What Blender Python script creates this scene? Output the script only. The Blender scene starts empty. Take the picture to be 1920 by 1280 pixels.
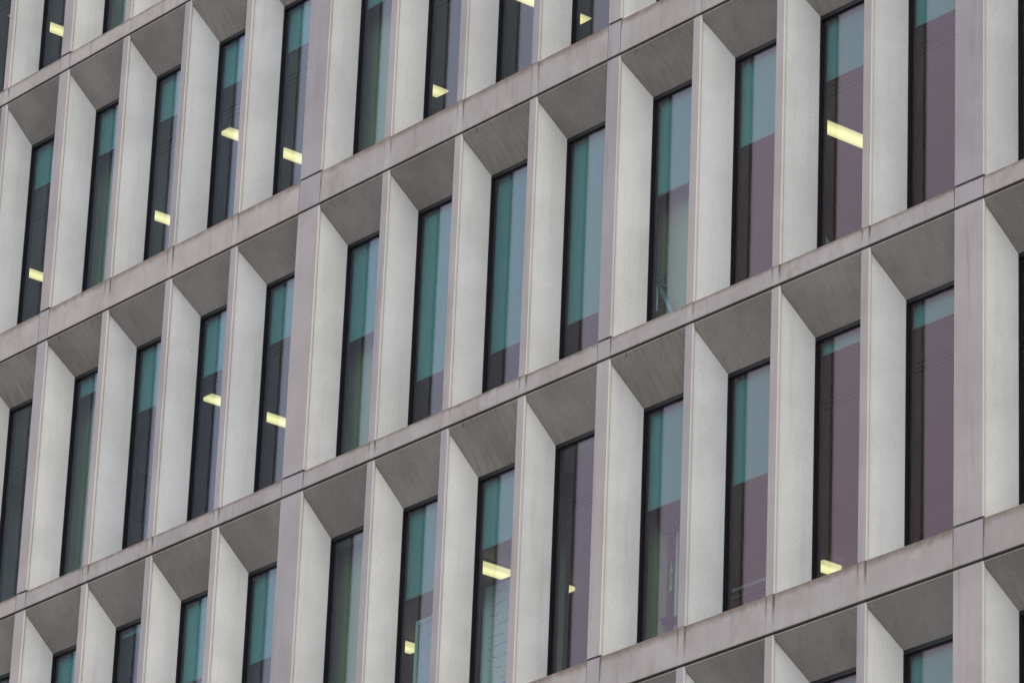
import bpy, math, random
from mathutils import Matrix, Vector
random.seed(7)
S = bpy.context.scene
COL = S.collection

# ------------------------------------------------------------------ camera
GZ = 30.082                       # height of the reference band line above the street
cam = bpy.data.cameras.new('camera'); cam.lens = 9200 / 1920 * 36; cam.sensor_width = 36
cam.clip_start = 0.5; cam.clip_end = 6000
co = bpy.data.objects.new('camera', cam); COL.objects.link(co)
R = ((0.6323133, 0.7737462, 0.0386881), (-0.2797678, 0.2746276, -0.9199510), (-0.7224333, 0.5708735, 0.3901199))
co.matrix_world = Matrix(((R[0][0], -R[1][0], -R[2][0], 49.6735), (R[0][1], -R[1][1], -R[2][1], -31.5844),
                          (R[0][2], -R[1][2], -R[2][2], -28.4817 + GZ), (0, 0, 0, 1)))
S.camera = co

# ------------------------------------------------------------------ sky, sun, exposure (overcast)
SUN_EL, SUN_AZ = math.radians(28), math.radians(103)     # azimuth clockwise from north (+Y); from the right front
w = bpy.data.worlds.new('World'); S.world = w; w.use_nodes = True
wn = w.node_tree.nodes; wl = w.node_tree.links
for n in list(wn): wn.remove(n)
sky = wn.new('ShaderNodeTexSky'); sky.sky_type = 'NISHITA'; sky.sun_disc = False
sky.sun_elevation = SUN_EL; sky.sun_rotation = SUN_AZ; sky.dust_density = 3.0; sky.air_density = 1.0
hs = wn.new('ShaderNodeHueSaturation'); hs.inputs['Saturation'].default_value = 0.32
bg = wn.new('ShaderNodeBackground'); bg.inputs['Strength'].default_value = 0.15
wo = wn.new('ShaderNodeOutputWorld')
cl = wn.new('ShaderNodeMix'); cl.data_type = 'RGBA'; cl.inputs['Factor'].default_value = 0.75     # cloud cover over the clear sky
cl.inputs[7].default_value = (11.6, 12.0, 12.9, 1)
wl.new(sky.outputs[0], hs.inputs['Color']); wl.new(hs.outputs[0], cl.inputs[6]); wl.new(cl.outputs[2], bg.inputs['Color']); wl.new(bg.outputs[0], wo.inputs['Surface'])
sl = bpy.data.lights.new('sun', 'SUN'); sl.energy = 1.5; sl.angle = math.radians(45); sl.color = (1.0, 0.93, 0.82)
so = bpy.data.objects.new('sun', sl); COL.objects.link(so)
sd = Vector((math.sin(SUN_AZ) * math.cos(SUN_EL), math.cos(SUN_AZ) * math.cos(SUN_EL), math.sin(SUN_EL)))
so.rotation_euler = sd.to_track_quat('Z', 'Y').to_euler(); so.location = sd * 60
S.cycles.use_denoising = True; S.cycles.denoising_prefilter = 'ACCURATE'
S.view_settings.view_transform = 'Standard'; S.view_settings.look = 'None'
S.view_settings.exposure = 0.38; S.view_settings.gamma = 1.0; S.view_settings.use_curve_mapping = False

# ------------------------------------------------------------------ materials
class NT:
    def __init__(self, name):
        m = bpy.data.materials.new(name); m.use_nodes = True
        self.m, self.t = m, m.node_tree
        for n in list(self.t.nodes): self.t.nodes.remove(n)
        self.out = self.n('ShaderNodeOutputMaterial')
    def n(self, ty, **kw):
        nd = self.t.nodes.new(ty)
        for k, v in kw.items(): setattr(nd, k, v)
        return nd
    def l(self, a, b): self.t.links.new(a, b)
    def s(self, sock, v):
        if isinstance(v, (int, float)): sock.default_value = v
        elif isinstance(v, tuple): sock.default_value = v if len(v) == 4 or sock.type == 'VECTOR' else (*v, 1)
        else: self.l(v, sock)
    def math(self, op, a, b=0.0, c=None, clamp=False):
        nd = self.n('ShaderNodeMath', operation=op, use_clamp=clamp)
        self.s(nd.inputs[0], a); self.s(nd.inputs[1], b)
        if c is not None: self.s(nd.inputs[2], c)
        return nd.outputs[0]
    def ramp(self, v, a, b, lo=0.0, hi=1.0):
        nd = self.n('ShaderNodeMapRange', interpolation_type='SMOOTHSTEP')
        self.s(nd.inputs[0], v); nd.inputs[1].default_value = a; nd.inputs[2].default_value = b
        nd.inputs[3].default_value = lo; nd.inputs[4].default_value = hi
        return nd.outputs[0]
    def mix(self, f, a, b, mode='MIX'):
        nd = self.n('ShaderNodeMix', data_type='RGBA', blend_type=mode)
        self.s(nd.inputs['Factor'], f); self.s(nd.inputs[6], a); self.s(nd.inputs[7], b)
        return nd.outputs[2]
    def noise(self, vec, scale, detail=3, rough=0.55, sc=None, off=0.0):
        if sc:
            mp = self.n('ShaderNodeMapping'); self.l(vec, mp.inputs[0]); mp.inputs['Scale'].default_value = sc
            mp.inputs['Location'].default_value = (off, off, off); vec = mp.outputs[0]
        nd = self.n('ShaderNodeTexNoise'); self.l(vec, nd.inputs['Vector'])
        nd.inputs['Scale'].default_value = scale; nd.inputs['Detail'].default_value = detail; nd.inputs['Roughness'].default_value = rough
        return nd.outputs[0]
    def bsdf(self, col, rough=0.8, spec=0.3, metal=0.0, bump=None, bs=0.2, bd=0.003):
        b = self.n('ShaderNodeBsdfPrincipled')
        self.s(b.inputs['Base Color'], col); self.s(b.inputs['Roughness'], rough)
        b.inputs['Specular IOR Level'].default_value = spec; b.inputs['Metallic'].default_value = metal
        if bump is not None:
            bn = self.n('ShaderNodeBump'); bn.inputs['Strength'].default_value = bs; bn.inputs['Distance'].default_value = bd
            self.l(bump, bn.inputs['Height']); self.l(bn.outputs[0], b.inputs['Normal'])
        self.l(b.outputs[0], self.out.inputs[0]); return b

def concrete(name, ca, cb, kind):
    """precast concrete: kind = 'smooth' (fronts), 'band' (with run-off grime), 'grain' (exposed aggregate)"""
    k = NT(name)
    pos = k.n('ShaderNodeNewGeometry').outputs['Position']
    tc = k.n('ShaderNodeTexCoord'); oi = k.n('ShaderNodeObjectInfo')
    gz = k.n('ShaderNodeSeparateXYZ'); k.l(tc.outputs['Generated'], gz.inputs[0])
    ob = k.n('ShaderNodeSeparateXYZ'); k.l(tc.outputs['Object'], ob.inputs[0])
    big = k.noise(pos, 1.1, 4, 0.6)
    col = k.mix(k.ramp(big, 0.32, 0.68), ca, cb)
    # each cast piece has its own tone
    col = k.mix(1.0, col, k.mix(oi.outputs['Random'], (0.90, 0.905, 0.93), (1.06, 1.05, 1.03)), 'MULTIPLY')
    # run-off streaks
    st = k.noise(pos, 1.0, 4, 0.65, (9, 9, 0.55), 3.1)
    col = k.mix(k.ramp(st, 0.5, 0.78, 0, 0.42 if kind != 'grain' else 0.22), col, tuple(c * 0.55 for c in (ca[0], ca[1] * 0.95, ca[2] * 0.86)))
    fine = k.noise(pos, 55 if kind == 'grain' else 40, 3, 0.7)
    if kind == 'grain':
        spk = k.noise(pos, 62, 2, 0.8, (1, 1, 1), 11.0)
        col = k.mix(k.ramp(spk, 0.52, 0.74, 0, 0.30), col, (0.12, 0.12, 0.12))
        col = k.mix(k.ramp(fine, 0.55, 0.75, 0, 0.35), col, (0.52, 0.52, 0.50))
        pit = k.noise(pos, 16, 1, 0.5, (1, 1, 1), 27.0)
        col = k.mix(k.ramp(pit, 0.85, 0.87, 0, 0.5), col, (0.06, 0.055, 0.05))
        alg = k.noise(pos, 5, 3, 0.6)
        run = k.noise(tc.outputs['Object'], 1.0, 4, 0.65, (26, 1.5, 1.5), 4.0)
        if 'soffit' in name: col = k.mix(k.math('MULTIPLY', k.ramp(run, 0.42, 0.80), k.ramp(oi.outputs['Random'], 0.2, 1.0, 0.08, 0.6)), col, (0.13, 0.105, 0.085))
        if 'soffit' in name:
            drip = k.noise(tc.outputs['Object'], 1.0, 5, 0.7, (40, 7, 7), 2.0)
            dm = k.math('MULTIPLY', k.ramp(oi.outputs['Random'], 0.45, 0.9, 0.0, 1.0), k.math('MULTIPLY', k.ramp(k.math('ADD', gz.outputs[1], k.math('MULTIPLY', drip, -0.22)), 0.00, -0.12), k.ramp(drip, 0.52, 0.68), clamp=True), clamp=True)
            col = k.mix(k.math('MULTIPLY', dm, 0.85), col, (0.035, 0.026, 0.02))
        m = k.math('MULTIPLY', k.ramp(gz.outputs[2], 0.93, 1.0), k.ramp(alg, 0.42, 0.7), clamp=True)
        col = k.mix(k.math('MULTIPLY', m, 0.55), col, (0.19, 0.175, 0.11))
    else:
        col = k.mix(k.ramp(fine, 0.5, 0.8, 0, 0.22), col, tuple(c * 0.6 for c in ca))
    if kind == 'band':
        e = k.noise(pos, 7, 4, 0.7, (1, 1, 0.6), 5.0)
        top = k.ramp(k.math('ADD', gz.outputs[2], k.math('MULTIPLY', k.math('SUBTRACT', e, 0.5), 0.35)), 0.74, 1.0)
        col = k.mix(k.math('MULTIPLY', top, 0.8), col, (0.115, 0.082, 0.058))
        bl = k.noise(pos, 1.0, 5, 0.7, (3.2, 3.2, 2.2), 9.0)
        col = k.mix(k.ramp(bl, 0.5, 0.72, 0, 0.5), col, (0.20, 0.158, 0.125))
        hl = k.noise(pos, 1.0, 4, 0.6, (2.4, 2.4, 3.0), 17.0)
        col = k.mix(k.ramp(hl, 0.52, 0.72, 0, 0.4), col, (0.36, 0.33, 0.31))
        # drips below the mullion edges
        mod = k.math('MODULO', k.math('ADD', ob.outputs[0], 100 * 1.383 + 0.13), 1.383)
        wob = k.math('MULTIPLY', k.math('SUBTRACT', k.noise(pos, 3, 2), 0.5), 0.05)
        mo = k.math('ADD', mod, wob)
        for cx, wd, amt in ((0.125, 0.034, 1.3), (0.012, 0.024, 1.0)):
            d = k.math('ABSOLUTE', k.math('SUBTRACT', mo, cx))
            sm = k.math('MULTIPLY', k.ramp(d, wd, 0.0), k.ramp(gz.outputs[2], 0.1, 1.0, 0.12, 1.0), clamp=True)
            dn = k.ramp(k.noise(pos, 1.3, 2, 0.5, (1, 1, 1), 8.0), 0.36, 0.58)
            col = k.mix(k.math('MULTIPLY', k.math('MULTIPLY', sm, dn), amt, clamp=True), col, (0.075, 0.06, 0.042))
        pale = k.ramp(k.math('ABSOLUTE', k.math('SUBTRACT', mod, 0.065)), 0.065, 0.045)
        col = k.mix(k.math('MULTIPLY', pale, 0.13), col, (0.45, 0.43, 0.41))
    k.bsdf(col, 0.88, 0.22, bump=fine, bs=0.35 if kind == 'grain' else 0.12)
    return k.m

M = {}
M['front'] = concrete('smooth_precast', (0.252, 0.226, 0.230), (0.292, 0.266, 0.270), 'smooth')
M['band'] = concrete('weathered_precast', (0.262, 0.234, 0.224), (0.315, 0.286, 0.277), 'band')
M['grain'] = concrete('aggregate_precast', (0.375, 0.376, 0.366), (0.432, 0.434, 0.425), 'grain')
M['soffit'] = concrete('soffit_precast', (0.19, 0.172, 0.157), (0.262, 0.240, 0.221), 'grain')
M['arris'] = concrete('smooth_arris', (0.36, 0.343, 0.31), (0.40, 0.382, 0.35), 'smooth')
M['core'] = concrete('core_concrete', (0.20, 0.18, 0.165), (0.24, 0.22, 0.20), 'smooth')

def plain(name, col, rough=0.6, spec=0.4, metal=0.0, var=0.06, scale=20):
    k = NT(name); pos = k.n('ShaderNodeNewGeometry').outputs['Position']
    nz = k.noise(pos, scale, 3)
    c = k.mix(nz, tuple(x * (1 - var * 2) for x in col), tuple(x * (1 + var * 2) for x in col))
    k.bsdf(c, rough, spec, metal, bump=nz, bs=0.05); return k.m
M['frame'] = plain('black_frame_metal', (0.006, 0.006, 0.008), 0.5, 0.2)
M['gasket'] = plain('dark_gasket', (0.035, 0.036, 0.045), 0.6, 0.3)
M['ceil'] = plain('ceiling_finish', (0.56, 0.54, 0.48), 0.9, 0.2, var=0.03, scale=2)
M['wall'] = plain('plaster_wall', (0.36, 0.37, 0.32), 0.9, 0.2, var=0.03, scale=2)
M['warm_lit'] = plain('warm_lit_plaster', (0.42, 0.45, 0.30), 0.9, 0.2, var=0.03, scale=2)  # warm lamp glow on the inner columns is put into this colour
M['carpet'] = plain('carpet', (0.36, 0.34, 0.30), 0.8, 0.2, var=0.06, scale=3)
M['seal_shade'] = plain('sealant_groove_shade', (0.045, 0.036, 0.032), 0.9, 0.1)  # sealant tone, darkened further to paint the shade inside the grooves
M['slot'] = plain('slot_diffuser', (0.34, 0.33, 0.29), 0.6)
M['dark'] = plain('dark_plastic', (0.03, 0.032, 0.04), 0.5)
M['bluegrey'] = plain('blue_grey_panel', (0.10, 0.13, 0.18), 0.4)
M['white'] = plain('white_paint', (0.75, 0.77, 0.76), 0.4, var=0.02)
M['paper'] = plain('card_paper', (0.78, 0.8, 0.74), 0.8, var=0.02)
M['lime'] = plain('lime_card', (0.35, 0.75, 0.12), 0.7)
M['pen'] = plain('marker_ink', (0.12, 0.14, 0.18), 0.8)
M['steel'] = plain('pale_blue_steel', (0.30, 0.38, 0.45), 0.35, 0.5, 0.3)
M['wood'] = plain('desk_laminate', (0.30, 0.29, 0.27), 0.5)
M['asphalt'] = plain('asphalt', (0.11, 0.107, 0.102), 0.9, 0.2, var=0.15, scale=1.5)

def blind_mat():
    k = NT('blind_fabric'); pos = k.n('ShaderNodeNewGeometry').outputs['Position']
    oi = k.n('ShaderNodeObjectInfo')
    wv = k.noise(pos, 1.0, 2, 0.5, (70, 1, 9))
    c = k.mix(wv, (0.145, 0.33, 0.345), (0.20, 0.40, 0.415))
    c = k.mix(1.0, c, k.mix(oi.outputs['Random'], (0.86, 0.88, 0.88), (1.08, 1.05, 1.04)), 'MULTIPLY')
    d = k.n('ShaderNodeBsdfDiffuse'); k.l(c, d.inputs[0])
    t = k.n('ShaderNodeBsdfTranslucent'); k.l(c, t.inputs[0])
    mx = k.n('ShaderNodeMixShader'); mx.inputs[0].default_value = 0.2
    k.l(d.outputs[0], mx.inputs[1]); k.l(t.outputs[0], mx.inputs[2]); k.l(mx.outputs[0], k.out.inputs[0]); return k.m
M['blind'] = blind_mat()
M['bar'] = plain('blind_bar', (0.13, 0.20, 0.21), 0.5)

def glass_mat():
    k = NT('coated_glass')
    lw = k.n('ShaderNodeLayerWeight'); lw.inputs[0].default_value = 0.5
    oi = k.n('ShaderNodeObjectInfo')
    tr = k.n('ShaderNodeBsdfTransparent'); k.s(tr.inputs[0], (0.745, 0.855, 0.835))
    gl = k.n('ShaderNodeBsdfGlossy'); gl.inputs['Roughness'].default_value = 0.004
    k.s(gl.inputs[0], k.mix(1.0, k.mix(k.ramp(lw.outputs['Facing'], 0.34, 0.50), (1.0, 0.65, 0.76), (0.78, 0.79, 1.0)), k.mix(oi.outputs['Random'], (0.86, 0.86, 0.92), (1.0, 0.97, 0.95)), 'MULTIPLY'))
    f = k.math('ADD', k.math('MULTIPLY', k.math('POWER', lw.outputs['Facing'], 3.0), 0.42), 0.033)
    pos = k.n('ShaderNodeNewGeometry').outputs['Position']
    mx = k.n('ShaderNodeMixShader'); k.l(f, mx.inputs[0]); k.l(tr.outputs[0], mx.inputs[1]); k.l(gl.outputs[0], mx.inputs[2])
    k.l(mx.outputs[0], k.out.inputs[0]); return k.m
M['glass'] = glass_mat()

def tube_mat():
    k = NT('lit_diffuser'); tc = k.n('ShaderNodeTexCoord'); sp = k.n('ShaderNodeSeparateXYZ'); k.l(tc.outputs['Generated'], sp.inputs[0])
    c = k.math('ABSOLUTE', k.math('SUBTRACT', sp.outputs[0], 0.5)); e = k.math('ABSOLUTE', k.math('SUBTRACT', sp.outputs[1], 0.5))
    st = k.math('MULTIPLY', k.ramp(c, 0.1, 0.5, 1.08, 0.74), k.ramp(e, 0.38, 0.5, 1.0, 0.8))
    em = k.n('ShaderNodeEmission'); k.s(em.inputs[0], (1.0, 0.76, 0.38)); k.l(k.math("MULTIPLY", st, 1.35), em.inputs[1]); k.l(em.outputs[0], k.out.inputs[0]); return k.m
M['tube'] = tube_mat()

# ------------------------------------------------------------------ mesh helpers
class MB:
    def __init__(self): self.v, self.f = [], []
    def box(self, x0, x1, y0, y1, z0, z1):
        b = len(self.v)
        self.v += [(x, y, z) for z in (z0, z1) for y in (y0, y1) for x in (x0, x1)]
        self.f += [tuple(b + i for i in q) for q in ((0, 2, 3, 1), (4, 5, 7, 6), (0, 1, 5, 4), (2, 6, 7, 3), (0, 4, 6, 2), (1, 3, 7, 5))]
        return self
    def prism(self, poly, a0, a1, axis):
        """extrude a polygon: axis 'z' -> poly is (x,y); axis 'x' -> poly is (y,z). Counter-clockwise seen from +axis."""
        b = len(self.v); n = len(poly)
        for a in (a0, a1):
            self.v += [(p[0], p[1], a) if axis == 'z' else (a, p[0], p[1]) for p in poly]
        self.f.append(tuple(b + i for i in reversed(range(n)))); self.f.append(tuple(b + n + i for i in range(n)))
        for i in range(n):
            j = (i + 1) % n; self.f.append((b + i, b + j, b + n + j, b + n + i))
        return self
    def tube(self, p, q, r0, r1=None, n=8):
        p, q = Vector(p), Vector(q); r1 = r0 if r1 is None else r1
        d = (q - p).normalized(); a = d.orthogonal().normalized(); c = d.cross(a); b = len(self.v)
        for o, r in ((p, r0), (q, r1)):
            self.v += [tuple(o + (a * math.cos(t) + c * math.sin(t)) * r) for t in (2 * math.pi * i / n for i in range(n))]
        self.f.append(tuple(b + i for i in reversed(range(n)))); self.f.append(tuple(b + n + i for i in range(n)))
        for i in range(n):
            j = (i + 1) % n; self.f.append((b + i, b + j, b + n + j, b + n + i))
        return self
    def mesh(self, name, mat, mat2=None, pick=None):
        me = bpy.data.meshes.new(name); me.from_pydata(self.v, [], self.f); me.materials.append(mat); me.update()
        if mat2:
            me.materials.append(mat2)
            for p in me.polygons:
                if pick(p): p.material_index = 1
        return me
def put(name, me, parent=None, loc=(0, 0, 0)):
    o = bpy.data.objects.new(name, me); COL.objects.link(o); o.location = loc
    if parent: o.parent = parent
    return o
def thing(name, label, cat, loc=(0, 0, 0), group=None):
    o = bpy.data.objects.new(name, None); COL.objects.link(o); o.location = loc
    o['label'] = label; o['category'] = cat
    if group: o['group'] = group
    return o
CACHE = {}
def cached(key, build, name, mat, mat2=None, pick=None):
    if key not in CACHE: CACHE[key] = build().mesh(name, mat, mat2, pick)
    return CACHE[key]

# ------------------------------------------------------------------ facade measures (metres)
W0, W1, EN, EW, MW, D = 1.386, 1.379, 0.090, 0.294, 0.129, 0.368
ZB = {-2: 7.60, -1: 3.702, 0: 0.0, 1: -3.898, 2: -7.60, 3: -11.501, 4: -15.20, 5: -19.1}   # underside of each band
BH = {k: (0.418 if k % 2 else 0.219) for k in ZB}                                          # band heights
TH = {k: (0.493 if k % 2 else 0.568) for k in ZB}                                          # window head below band underside
GAP = 0.032                                                                               # open joint under the bands
def colx(j):
    """right edge of mullion (or pier) j"""
    x = 0.0; i = 0
    while i < j:
        x += W0 if (i // 4) % 2 == 0 else W1; i += 1
        if i % 4 == 0: x += EW if (i // 4) % 2 else EN
    while i > j:
        if i % 4 == 0: x -= EW if (i // 4) % 2 else EN
        i -= 1; x -= W0 if (i // 4) % 2 == 0 else W1
    return x
def extra(j): return 0.0 if j % 4 else (EW if (j // 4) % 2 else EN)
def splay(j): return 0.163 if (j // 4) % 2 == 0 else 0.122
J0, J1 = -4, 14                # mullions J0..J1, windows J0..J1-1
ROWS = [-2, -1, 0, 1, 2, 3, 4]
XL, XR = colx(J0) - MW - extra(J0), colx(J1)
def top(k): return ZB[k] - GAP
def bot(k): return ZB[k + 1] + BH[k + 1]
def wz(k): return ZB[k] + GZ

# ------------------------------------------------------------------ ground
g = MB(); n = 12
g.v = [(-3000, -3000, 0), (3000, -3000, 0), (3000, 3000, 0), (-3000, 3000, 0)]; g.f = [(0, 1, 2, 3)]
go = put('ground', g.mesh('ground', M['asphalt'])); go['kind'] = 'structure'

# ------------------------------------------------------------------ the building
B = thing('office_building', 'pale precast concrete office building with a grid of deep set narrow windows', 'building', (0, 0, 0))

# bands: one cast piece per four-window panel, small blocks at the piers, edge beam behind
def band_profile(h):
    c = 0.006
    return [(0.0, 0.004), (0.004, 0.0), (0.05, 0.0), (0.05, h), (c, h), (0.0, h - c)]
ends = [colx(J0) - MW - extra(J0)]
for k in list(ZB):
    if k == -2 or k in ROWS or k == 5:
        h = BH[k]
        p = J0 // 4
        while True:
            a = colx(4 * p); e = colx(min(4 * p + 4, J1)) - (MW + extra(4 * p + 4) if 4 * p + 4 <= J1 else 0)
            L = e - a - 0.012
            put('spandrel_band', cached(('band', round(L, 3), h), lambda: MB().prism(band_profile(h), 0.0, L, 'x'), 'spandrel_band', M['band']), B, (a + 0.006, 0, wz(k)))
            bw = MW + extra(4 * p) - 0.012
            put('band_block', cached(('block', round(bw, 3), h), lambda: MB().prism(band_profile(h - 0.004), 0.0, bw, 'x'), 'band_block', M['front']), B, (a - MW - extra(4 * p) + 0.006, 0, wz(k)))
            p += 1
            if 4 * p >= J1: break
        put('edge_beam', MB().box(XL, XR, 0.055, D + 0.14, -GAP + 0.002, h - 0.004).mesh('edge_beam', M['seal_shade']), B, (0, 0, wz(k)))

# mullions, piers, reveals
for k in ROWS:
    z0, z1 = bot(k), top(k); H = z1 - z0
    for j in range(J0, J1 + 1):
        e = extra(j); wd = MW + e; pier = j % 4 == 0
        zz = 0.022 if pier else 0.0
        def front():
            c = 0.004
            return MB().prism([(-wd, 0.027), (-wd, c), (-wd + c, 0), (-0.009, 0), (0, 0.006), (0, 0.027)], zz, H, 'z')
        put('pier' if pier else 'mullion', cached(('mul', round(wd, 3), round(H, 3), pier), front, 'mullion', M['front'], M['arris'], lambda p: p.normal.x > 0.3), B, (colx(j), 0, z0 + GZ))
        mid = -wd / 2
        if j < J1:
            s = splay(j)
            # right side of the mullion = left reveal of window j
            put('reveal', cached(('rl', round(wd, 3), round(H, 3), s), lambda: MB().prism([(-0.011, 0.040), (s, D), (s, D + 0.012), (mid, D + 0.012), (mid, 0.040)], 0, H - 0.001, 'z'), 'reveal', M['grain']), B, (colx(j), 0, z0 + GZ))
        if j > J0:
            s2 = splay(j - 1)
            put('reveal', cached(('rr', round(wd, 3), round(H, 3), s2), lambda: MB().prism([(-wd + 0.007, 0.031), (mid - 0.001, 0.031), (mid - 0.001, D + 0.012), (-wd - s2, D + 0.012), (-wd - s2, D)], 0, H - 0.001, 'z'), 'reveal', M['grain']), B, (colx(j), 0, z0 + GZ))
        # inner post that closes the gap between the window frames
        sl_, sr_ = splay(j - 1), splay(j)
        put('inner_post', cached(('post', round(wd, 3), round(H, 3), sl_, sr_), lambda: MB().box(-wd - sl_ + 0.002, sr_ - 0.002, D + 0.014, D + 0.13, 0, H), 'inner_post', M['gasket']), B, (colx(j), 0, z0 + GZ))

# soffits and windows
for k in ROWS:
    z0, z1 = bot(k), top(k); t = TH[k]; zh = ZB[k] - t
    for j in range(J0, J1):
        a = colx(j); b = colx(j + 1) - MW - extra(j + 1); wdt = b - a
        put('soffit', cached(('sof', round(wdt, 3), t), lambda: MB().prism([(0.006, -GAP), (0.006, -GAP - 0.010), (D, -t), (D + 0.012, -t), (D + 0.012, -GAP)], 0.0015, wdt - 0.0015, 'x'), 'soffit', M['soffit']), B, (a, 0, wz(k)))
        s = splay(j); fw = wdt - 2 * s; fh = zh - z0
        def frame():
            m = MB(); y0, y1 = D + 0.003, D + 0.075; p = 0.016
            m.box(0, p, y0, y1, 0, fh); m.box(fw - p, fw, y0, y1, 0, fh)
            m.box(p, fw - p, y0, y1, fh - 0.048, fh + 0.0); m.box(p, fw - p, y0, y1, 0, 0.05)
            # stepped inner bead
            q = p + 0.012
            m.box(p, q, y0 + 0.018, y1 - 0.01, 0.05, fh - 0.048); m.box(fw - q, fw - p, y0 + 0.018, y1 - 0.01, 0.05, fh - 0.048)
            m.box(q, fw - q, y0 + 0.018, y1 - 0.01, fh - 0.06, fh - 0.048)
            return m
        key = (round(fw, 3), round(fh, 3))
        wo_ = put('window', cached(('fr',) + key, frame, 'window_frame', M['frame']), B, (a + s, 0, z0 + GZ))
        put('pane', cached(('pane',) + key, lambda: MB().box(0.02, fw - 0.02, D + 0.030, D + 0.042, 0.04, fh - 0.04), 'pane', M['glass']), wo_)
        # lintel wall above the frame, behind the soffit
    put('lintel', MB().box(XL, XR, D + 0.145, D + 0.20, -TH[k] + 0.004, -GAP).mesh('lintel', M['wall']), B, (0, 0, wz(k)))
    put('lintel', MB().box(XL, XR, D + 0.014, D + 0.143, -TH[k] + 0.002, -GAP - 0.002).mesh('lintel', M['core']), B, (0, 0, wz(k)))

# floors, back walls, ends
DEEP = 8.5
for k in ROWS + [5]:
    put('floor_slab', MB().box(XL, XR, D + 0.205, DEEP, -TH[k], BH[k] - 0.12).mesh('floor_slab', M['ceil']), B, (0, 0, wz(k)))
    if k != 5:
        zf = ZB[k + 1] + BH[k + 1] - 0.12; zc = ZB[k] - TH[k]
        put('carpet', MB().box(XL, XR, D + 0.21, DEEP - 0.01, 0.002, 0.012).mesh('carpet', M['carpet']), B, (0, 0, zf + GZ))
        put('back_wall', MB().box(XL, XR, DEEP + 0.003, DEEP + 0.2, zf, zc).mesh('back_wall', M['wall']), B, (0, 0, GZ))
        for y in (1.62, 1.70, 1.78):
            put('ceiling_slot', cached('slot', lambda: MB().box(XL + 0.3, XR - 0.3, -0.012, 0.012, -0.006, -0.001), 'ceiling_slot', M['slot']), B, (0, y, zc + GZ))
zt = ZB[-2] + BH[-2] + 0.003; zb = ZB[5] - 0.05
for x0, x1 in ((XL - 12, XL - 0.012), (XR + 0.012, XR + 12)):
    put('side_wall', MB().box(x0, x1, 0.01, 18, -GZ + 0.0, zt + 1.2).mesh('side_wall', M['front']), B, (0, 0, GZ))
put('parapet', MB().box(XL, XR, 0.0, 18, zt, zt + 1.2).mesh('parapet', M['front']), B, (0, 0, GZ))
put('podium_wall', MB().box(XL, XR, 0.02, 18, -GZ, zb).mesh('podium_wall', M['front']), B, (0, 0, GZ))
put('rear_wall', MB().box(XL, XR, 17.8, 18, zb + 0.01, zt - 0.01).mesh('rear_wall', M['front']), B, (0, 0, GZ))
# partition with a dark glazed strip inside the second storey
put('partition', MB().box(-1.06, -1.0, 0.62, 3.1, ZB[2] + BH[2] - 0.1, ZB[1] - TH[1] - 0.003).mesh('partition', M['wall']), B, (0, 0, GZ))
put('glazed_strip', MB().box(-0.997, -0.985, 0.7, 3.05, -5.56, -4.86).mesh('glazed_strip', M['bluegrey']), B, (0, 0, GZ))
put('partition', MB().box(-3.66, -3.6, 0.62, 4.0, ZB[2] + BH[2] - 0.1, ZB[1] - TH[1] - 0.003).mesh('partition', M['wall']), B, (0, 0, GZ))

# structural columns just behind the first window of each panel
for k in ROWS:
    z0, z1 = ZB[k + 1] + BH[k + 1] - 0.1, ZB[k] - TH[k] - 0.003
    for p in range(-1, 4):
        x = colx(4 * p)
        xr = 0.06 if p == 2 and k == 2 else 0.5
        put('inner_column', cached(('col', k % 2, xr), lambda: MB().prism([(-0.75, 0.70), (xr - .02, 0.70), (xr, 0.72), (xr, 0.86), (-0.75, 0.86)], 0, z1 - z0, 'z'), 'inner_column', M['warm_lit']), B, (x, 0, z0 + GZ))
put('inner_post', MB().box(9.0, 9.58, 1.0, 1.06, ZB[3] + BH[3] - 0.1, ZB[2] - TH[2] - 0.003).mesh('inner_post', M['core']), B, (0, 0, GZ))

# ------------------------------------------------------------------ roller blinds
ORD = ['first', 'second', 'third', 'fourth']
PIER = {-1: 'left edge pier', 0: 'far left narrow pier', 1: 'wide left pier', 2: 'narrow middle pier', 3: 'wide right pier'}
STOREY = {-1: 'topmost storey', 0: 'upper storey', 1: 'middle storey', 2: 'lower storey', 3: 'lowest storey'}
def where(k, j): return '%s window right of %s, %s' % (ORD[j % 4], PIER[j // 4], STOREY[k])
BL = {(0, -2): .62, (0, -1): .62, (0, 0): .63, (0, 1): .62, (0, 2): .63, (0, 3): .61, (0, 4): .59, (0, 5): .60, (0, 6): .61, (0, 7): .60, (0, 8): .6,
      (1, 0): .25, (1, 1): .86, (1, 2): .79, (1, 3): .77, (1, 4): 1.23, (1, 5): 2.15, (1, 6): 2.22, (1, 7): 2.28, (1, 8): 1.18, (1, 9): 1.06, (1, 10): .74, (1, 11): .59,
      (2, 0): 1.0, (2, 1): .11, (2, 2): 1.05, (2, 3): 1.13, (2, 5): 1.09, (2, 6): .84, (2, 8): 1.16, (2, 9): 1.25, (2, 10): .17, (2, 11): .29,
      (3, 9): 1.1, (3, 10): .8, (3, 11): 1.2, (-1, -3): .6, (-1, -2): .6, (-1, -1): .6, (-1, 0): .6}
VIS = lambda k, j: True
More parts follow.
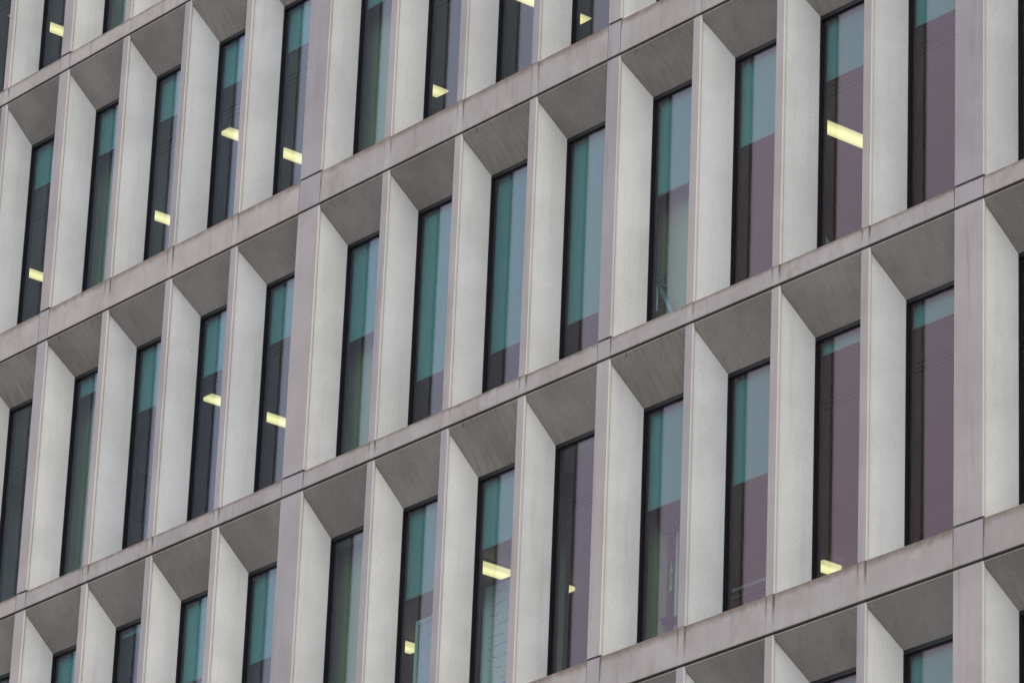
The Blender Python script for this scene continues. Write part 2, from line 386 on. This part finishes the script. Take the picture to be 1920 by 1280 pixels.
for (k, j), dr in BL.items():
    a = colx(j) + splay(j); b = colx(j + 1) - MW - extra(j + 1) - splay(j); fw = b - a
    st = 'nearly raised' if dr < 0.4 else 'short' if dr < 0.7 else 'half drawn' if dr < 1.5 else 'long drawn down'
    o = thing('roller_blind', '%s teal roller blind, %s' % (st, where(k, j)), 'roller blind', (a, D + 0.1, ZB[k] - TH[k] + GZ), 'roller blinds behind the windows')
    put('fabric', cached(('bl', round(fw, 3), dr), lambda: MB().box(0.01, fw - 0.01, 0.0, 0.003, -dr, -0.002), 'fabric', M['blind']), o)
    put('bottom_bar', cached(('bb', round(fw, 3)), lambda: MB().box(0.008, fw - 0.008, -0.006, 0.010, -0.022, -0.001), 'bottom_bar', M['bar']), o, (0, 0, -dr))

# ------------------------------------------------------------------ ceiling strip lights (2.88 m grid)
def strip(k, x, y0, y1, label, lit=True):
    o = thing('ceiling_light', label, 'ceiling light', (x, y0, ZB[k] - TH[k] + GZ), 'strip lights on the office ceilings')
    L = y1 - y0
    put('housing', cached(('ho', round(L, 2)), lambda: MB().box(-0.145, 0.145, -0.02, L + 0.02, -0.03, -0.002), 'housing', M['white']), o)
    put('diffuser', cached(('di', round(L, 2), lit, k == 2), lambda: MB().box(-0.125, 0.125, 0, L, -0.075 if k == 2 else -0.045, -0.031), 'diffuser', M['tube' if lit else 'white']), o)
L0 = 'lit yellow ceiling light in '
strip(-1, -7.6, 1.93, 3.34, L0 + 'window in the extreme top left corner')
strip(-1, -4.63, 1.93, 3.34, L0 + where(-1, -1))
strip(0, -4.85, 1.93, 3.34, L0 + 'leftmost window of the upper storey')
strip(0, -1.97, 1.93, 3.34, L0 + where(0, 1))
strip(0, 0.91, 1.93, 3.34, L0 + 'two windows just left of wide left pier, upper storey')
strip(0, 3.80, 1.93, 3.34, L0 + where(0, 5))
strip(0, 6.68, 1.93, 3.34, L0 + where(0, 7))
strip(1, 0.91, 1.93, 3.34, L0 + 'two windows just left of wide left pier, middle storey')
strip(1, 12.45, 1.93, 3.34, L0 + where(1, 10))
strip(1, -1.97, 1.93, 3.34, 'unlit white ceiling light in ' + where(1, 1), False)
strip(2, 3.70, 1.93, 3.43, L0 + where(2, 5))
strip(2, 6.59, 1.20, 2.59, L0 + where(2, 6))
strip(2, 6.68, 2.95, 3.41, 'tiny glint of ceiling light in ' + where(2, 7))
strip(2, 9.48, 4.88, 5.17, L0 + where(2, 10))

# ------------------------------------------------------------------ things behind the glass
def zf(k): return ZB[k + 1] + BH[k + 1] - 0.108 + GZ     # finished floor of row k
# jointed lamp arm, middle storey, first window right of the middle pier
o = thing('desk_lamp', 'pale blue jointed lamp arm inside ' + where(1, 8), 'lamp', (11.62, 0.8, zf(1)))
bz = zf(1); P = lambda x, y, z: (x + 0.19 - 11.62, y - 0.2 - 0.8, z - 0.137 + GZ - bz)
put('lower_arm', MB().tube(P(11.78, .8, -7.16), P(11.31, .8, -6.44), .036, .026).mesh('lower_arm', M['steel']), o)
put('upper_arm', MB().tube(P(11.31, .8, -6.44), P(11.17, .8, -6.10), .024, .016).mesh('upper_arm', M['bluegrey']), o)
jm = MB(); 
for dx, dz, r in ((-.03, .05, .03), (.05, -.02, .024), (.07, .06, .02), (-.05, -.06, .022), (0.12, -.10, .018)):
    jm.tube(P(11.29 + dx, .74, -6.38 + dz), P(11.29 + dx, .87, -6.38 + dz), r, r * .8)
jm.tube(P(11.22, .78, -6.30), P(11.42, .80, -6.34), .012).tube(P(11.25, .82, -6.46), P(11.40, .78, -6.36), .012)
put('joint', jm.mesh('joint', M['steel']), o)
put('cord', MB().tube(P(11.335, .78, -6.48), P(11.34, .78, -6.78), .014).mesh('cord', M['white']), o)
st = MB(); st.tube(P(11.78, .8, -7.16), (0.36, -.205, 0.03), .02); st.tube((0.36, -.205, 0), (0.36, -.205, 0.03), .09, .08, 16)
put('base', st.mesh('base', M['dark']), o)

# whiteboard with scribbles
zw = zf(2)
o = thing('whiteboard', 'scribbled whiteboard in ' + where(2, 6), 'whiteboard', (8.25, 0.9, zw))
tz = -9.22 + GZ - zw
put('board', MB().box(0.03, 1.17, 0, 0.02, 0.7, tz - 0.03).mesh('board', M['white']), o)
fr = MB(); fr.box(0, 0.03, -.004, 0.026, 0.67, tz); fr.box(1.17, 1.2, -.004, 0.026, 0.67, tz); fr.box(0.03, 1.17, -.004, 0.026, tz - 0.03, tz); fr.box(0.03, 1.17, -.03, 0.026, 0.67, 0.7)
put('board_frame', fr.mesh('board_frame', M['steel']), o)
for x in (0.1, 1.1): put('leg', MB().box(x - .02, x + .02, .028, .07, 0, tz - .1).mesh('leg', M['dark']), o)
sc = MB(); rnd = random.Random(3)
for r in range(9):
    zz = tz - 0.14 - r * 0.13; x = 0.1 + rnd.random() * 0.08
    while x < 1.05 - rnd.random() * 0.35:
        nx = x + 0.02 + rnd.random() * 0.03; za = zz + rnd.uniform(-.014, .014)
        sc.tube((x, -.003, zz), (nx, -.003, za), .0024, n=4); x = nx + (0.03 if rnd.random() < .25 else 0.004); zz = tz - 0.14 - r * 0.13 + rnd.uniform(-.02, .02)
so_ = put('scribble', sc.mesh('scribble', M['pen']), o); so_['kind'] = 'stuff'

# framed tall board one window to the left
o = thing('notice_board', 'pale framed blue board in ' + where(2, 5), 'board', (7.0, 0.9, zw))
tz = -9.33 + GZ - zw
put('board', MB().box(0.06, 0.94, 0, 0.02, 0.2, tz - 0.06).mesh('board', M['steel']), o)
fr = MB(); fr.box(0, 0.06, -.008, 0.03, 0, tz); fr.box(0.94, 1.0, -.008, 0.03, 0, tz); fr.box(0.06, 0.94, -.008, 0.03, tz - 0.06, tz); fr.box(.06, .94, -.008, .03, .14, .2)
put('board_frame', fr.mesh('board_frame', M['white']), o)

# coat stand
o = thing('coat_stand', 'slim hooked coat stand in ' + where(2, 8), 'coat stand', (11.62, 0.9, zw))
th = -9.42 + GZ - zw
put('pole', MB().tube((0, 0, 0.04), (0, 0, th), .022, .02).mesh('pole', M['white']), o)
put('base', MB().tube((0, 0, 0), (0, 0, 0.04), .22, .18, 16).mesh('base', M['dark']), o)
for i in range(5):
    an = math.pi * (0.1 + 0.4 * i); m = MB(); pts = []
    for q in range(6):
        u = q / 5; rr = 0.02 + 0.17 * math.sin(u * 1.9); pts.append((math.cos(an) * rr, math.sin(an) * rr, th - 0.02 - 0.09 * math.sin(u * 2.4) + 0.13 * u * u))
    for p, q in zip(pts, pts[1:]): m.tube(p, q, .011, n=6)
    put('hook', m.mesh('hook', M['dark']), o)
put('tray', MB().tube((-.02, 0, -10.53 + GZ - zw), (-.02, 0, -10.49 + GZ - zw), .14, .16, 14).mesh('tray', M['dark']), o)
for z, s in ((-9.86, 1), (-10.04, 1.2)):
    t_ = thing('hanging_tag', ('upper' if s == 1 else 'lower') + ' lime green tag hanging on the coat stand', 'tag', (11.565, 0.86, z + GZ), 'lime tags on the coat stand')
    put('card', MB().prism([(-.025, -.09 * s), (.02, -.08 * s), (0.0, .07 * s)], -.008, .0, 'z').mesh('card', M['lime']), t_).rotation_euler = (math.pi / 2, 0, 0)
    put('loop', MB().tube((0, .01, .06 * s), (.045, .03, .10 * s), .004, n=5).mesh('loop', M['dark']), t_)

# desk by the window
o = thing('desk', 'dark edged desk in ' + where(2, 9), 'desk', (12.1, 0.8, zw))
dz = -10.42 + GZ - zw
put('desk_top', MB().box(0, 1.6, 0, 0.75, dz - 0.035, dz).mesh('desk_top', M['wood']), o)
put('edge_rail', MB().box(0.02, 1.58, 0.04, 0.07, dz - 0.10, dz - 0.037).mesh('edge_rail', M['dark']), o)
for x in (0.05, 1.55):
    for y in (0.06, 0.69): put('leg', MB().box(x - .025, x + .025, y - .025, y + .025, 0, dz - 0.101 if y < .3 else dz - 0.037).mesh('leg', M['dark']), o)

# folded card on the sill
o = put('folded_card', MB().prism([(0, 0), (0.16, 0.0), (0.02, 0.24)], -0.004, 0.0, 'z').prism([(0, 0), (0.02, 0.24), (-0.1, 0.02)], -0.05, -0.046, 'z').mesh('folded_card', M['paper']), None, (14.20, 0.56, -7.0 + GZ))
o.rotation_euler = (math.pi / 2, 0, 0)
o['label'] = 'pale folded card in ' + where(1, 10); o['category'] = 'card'
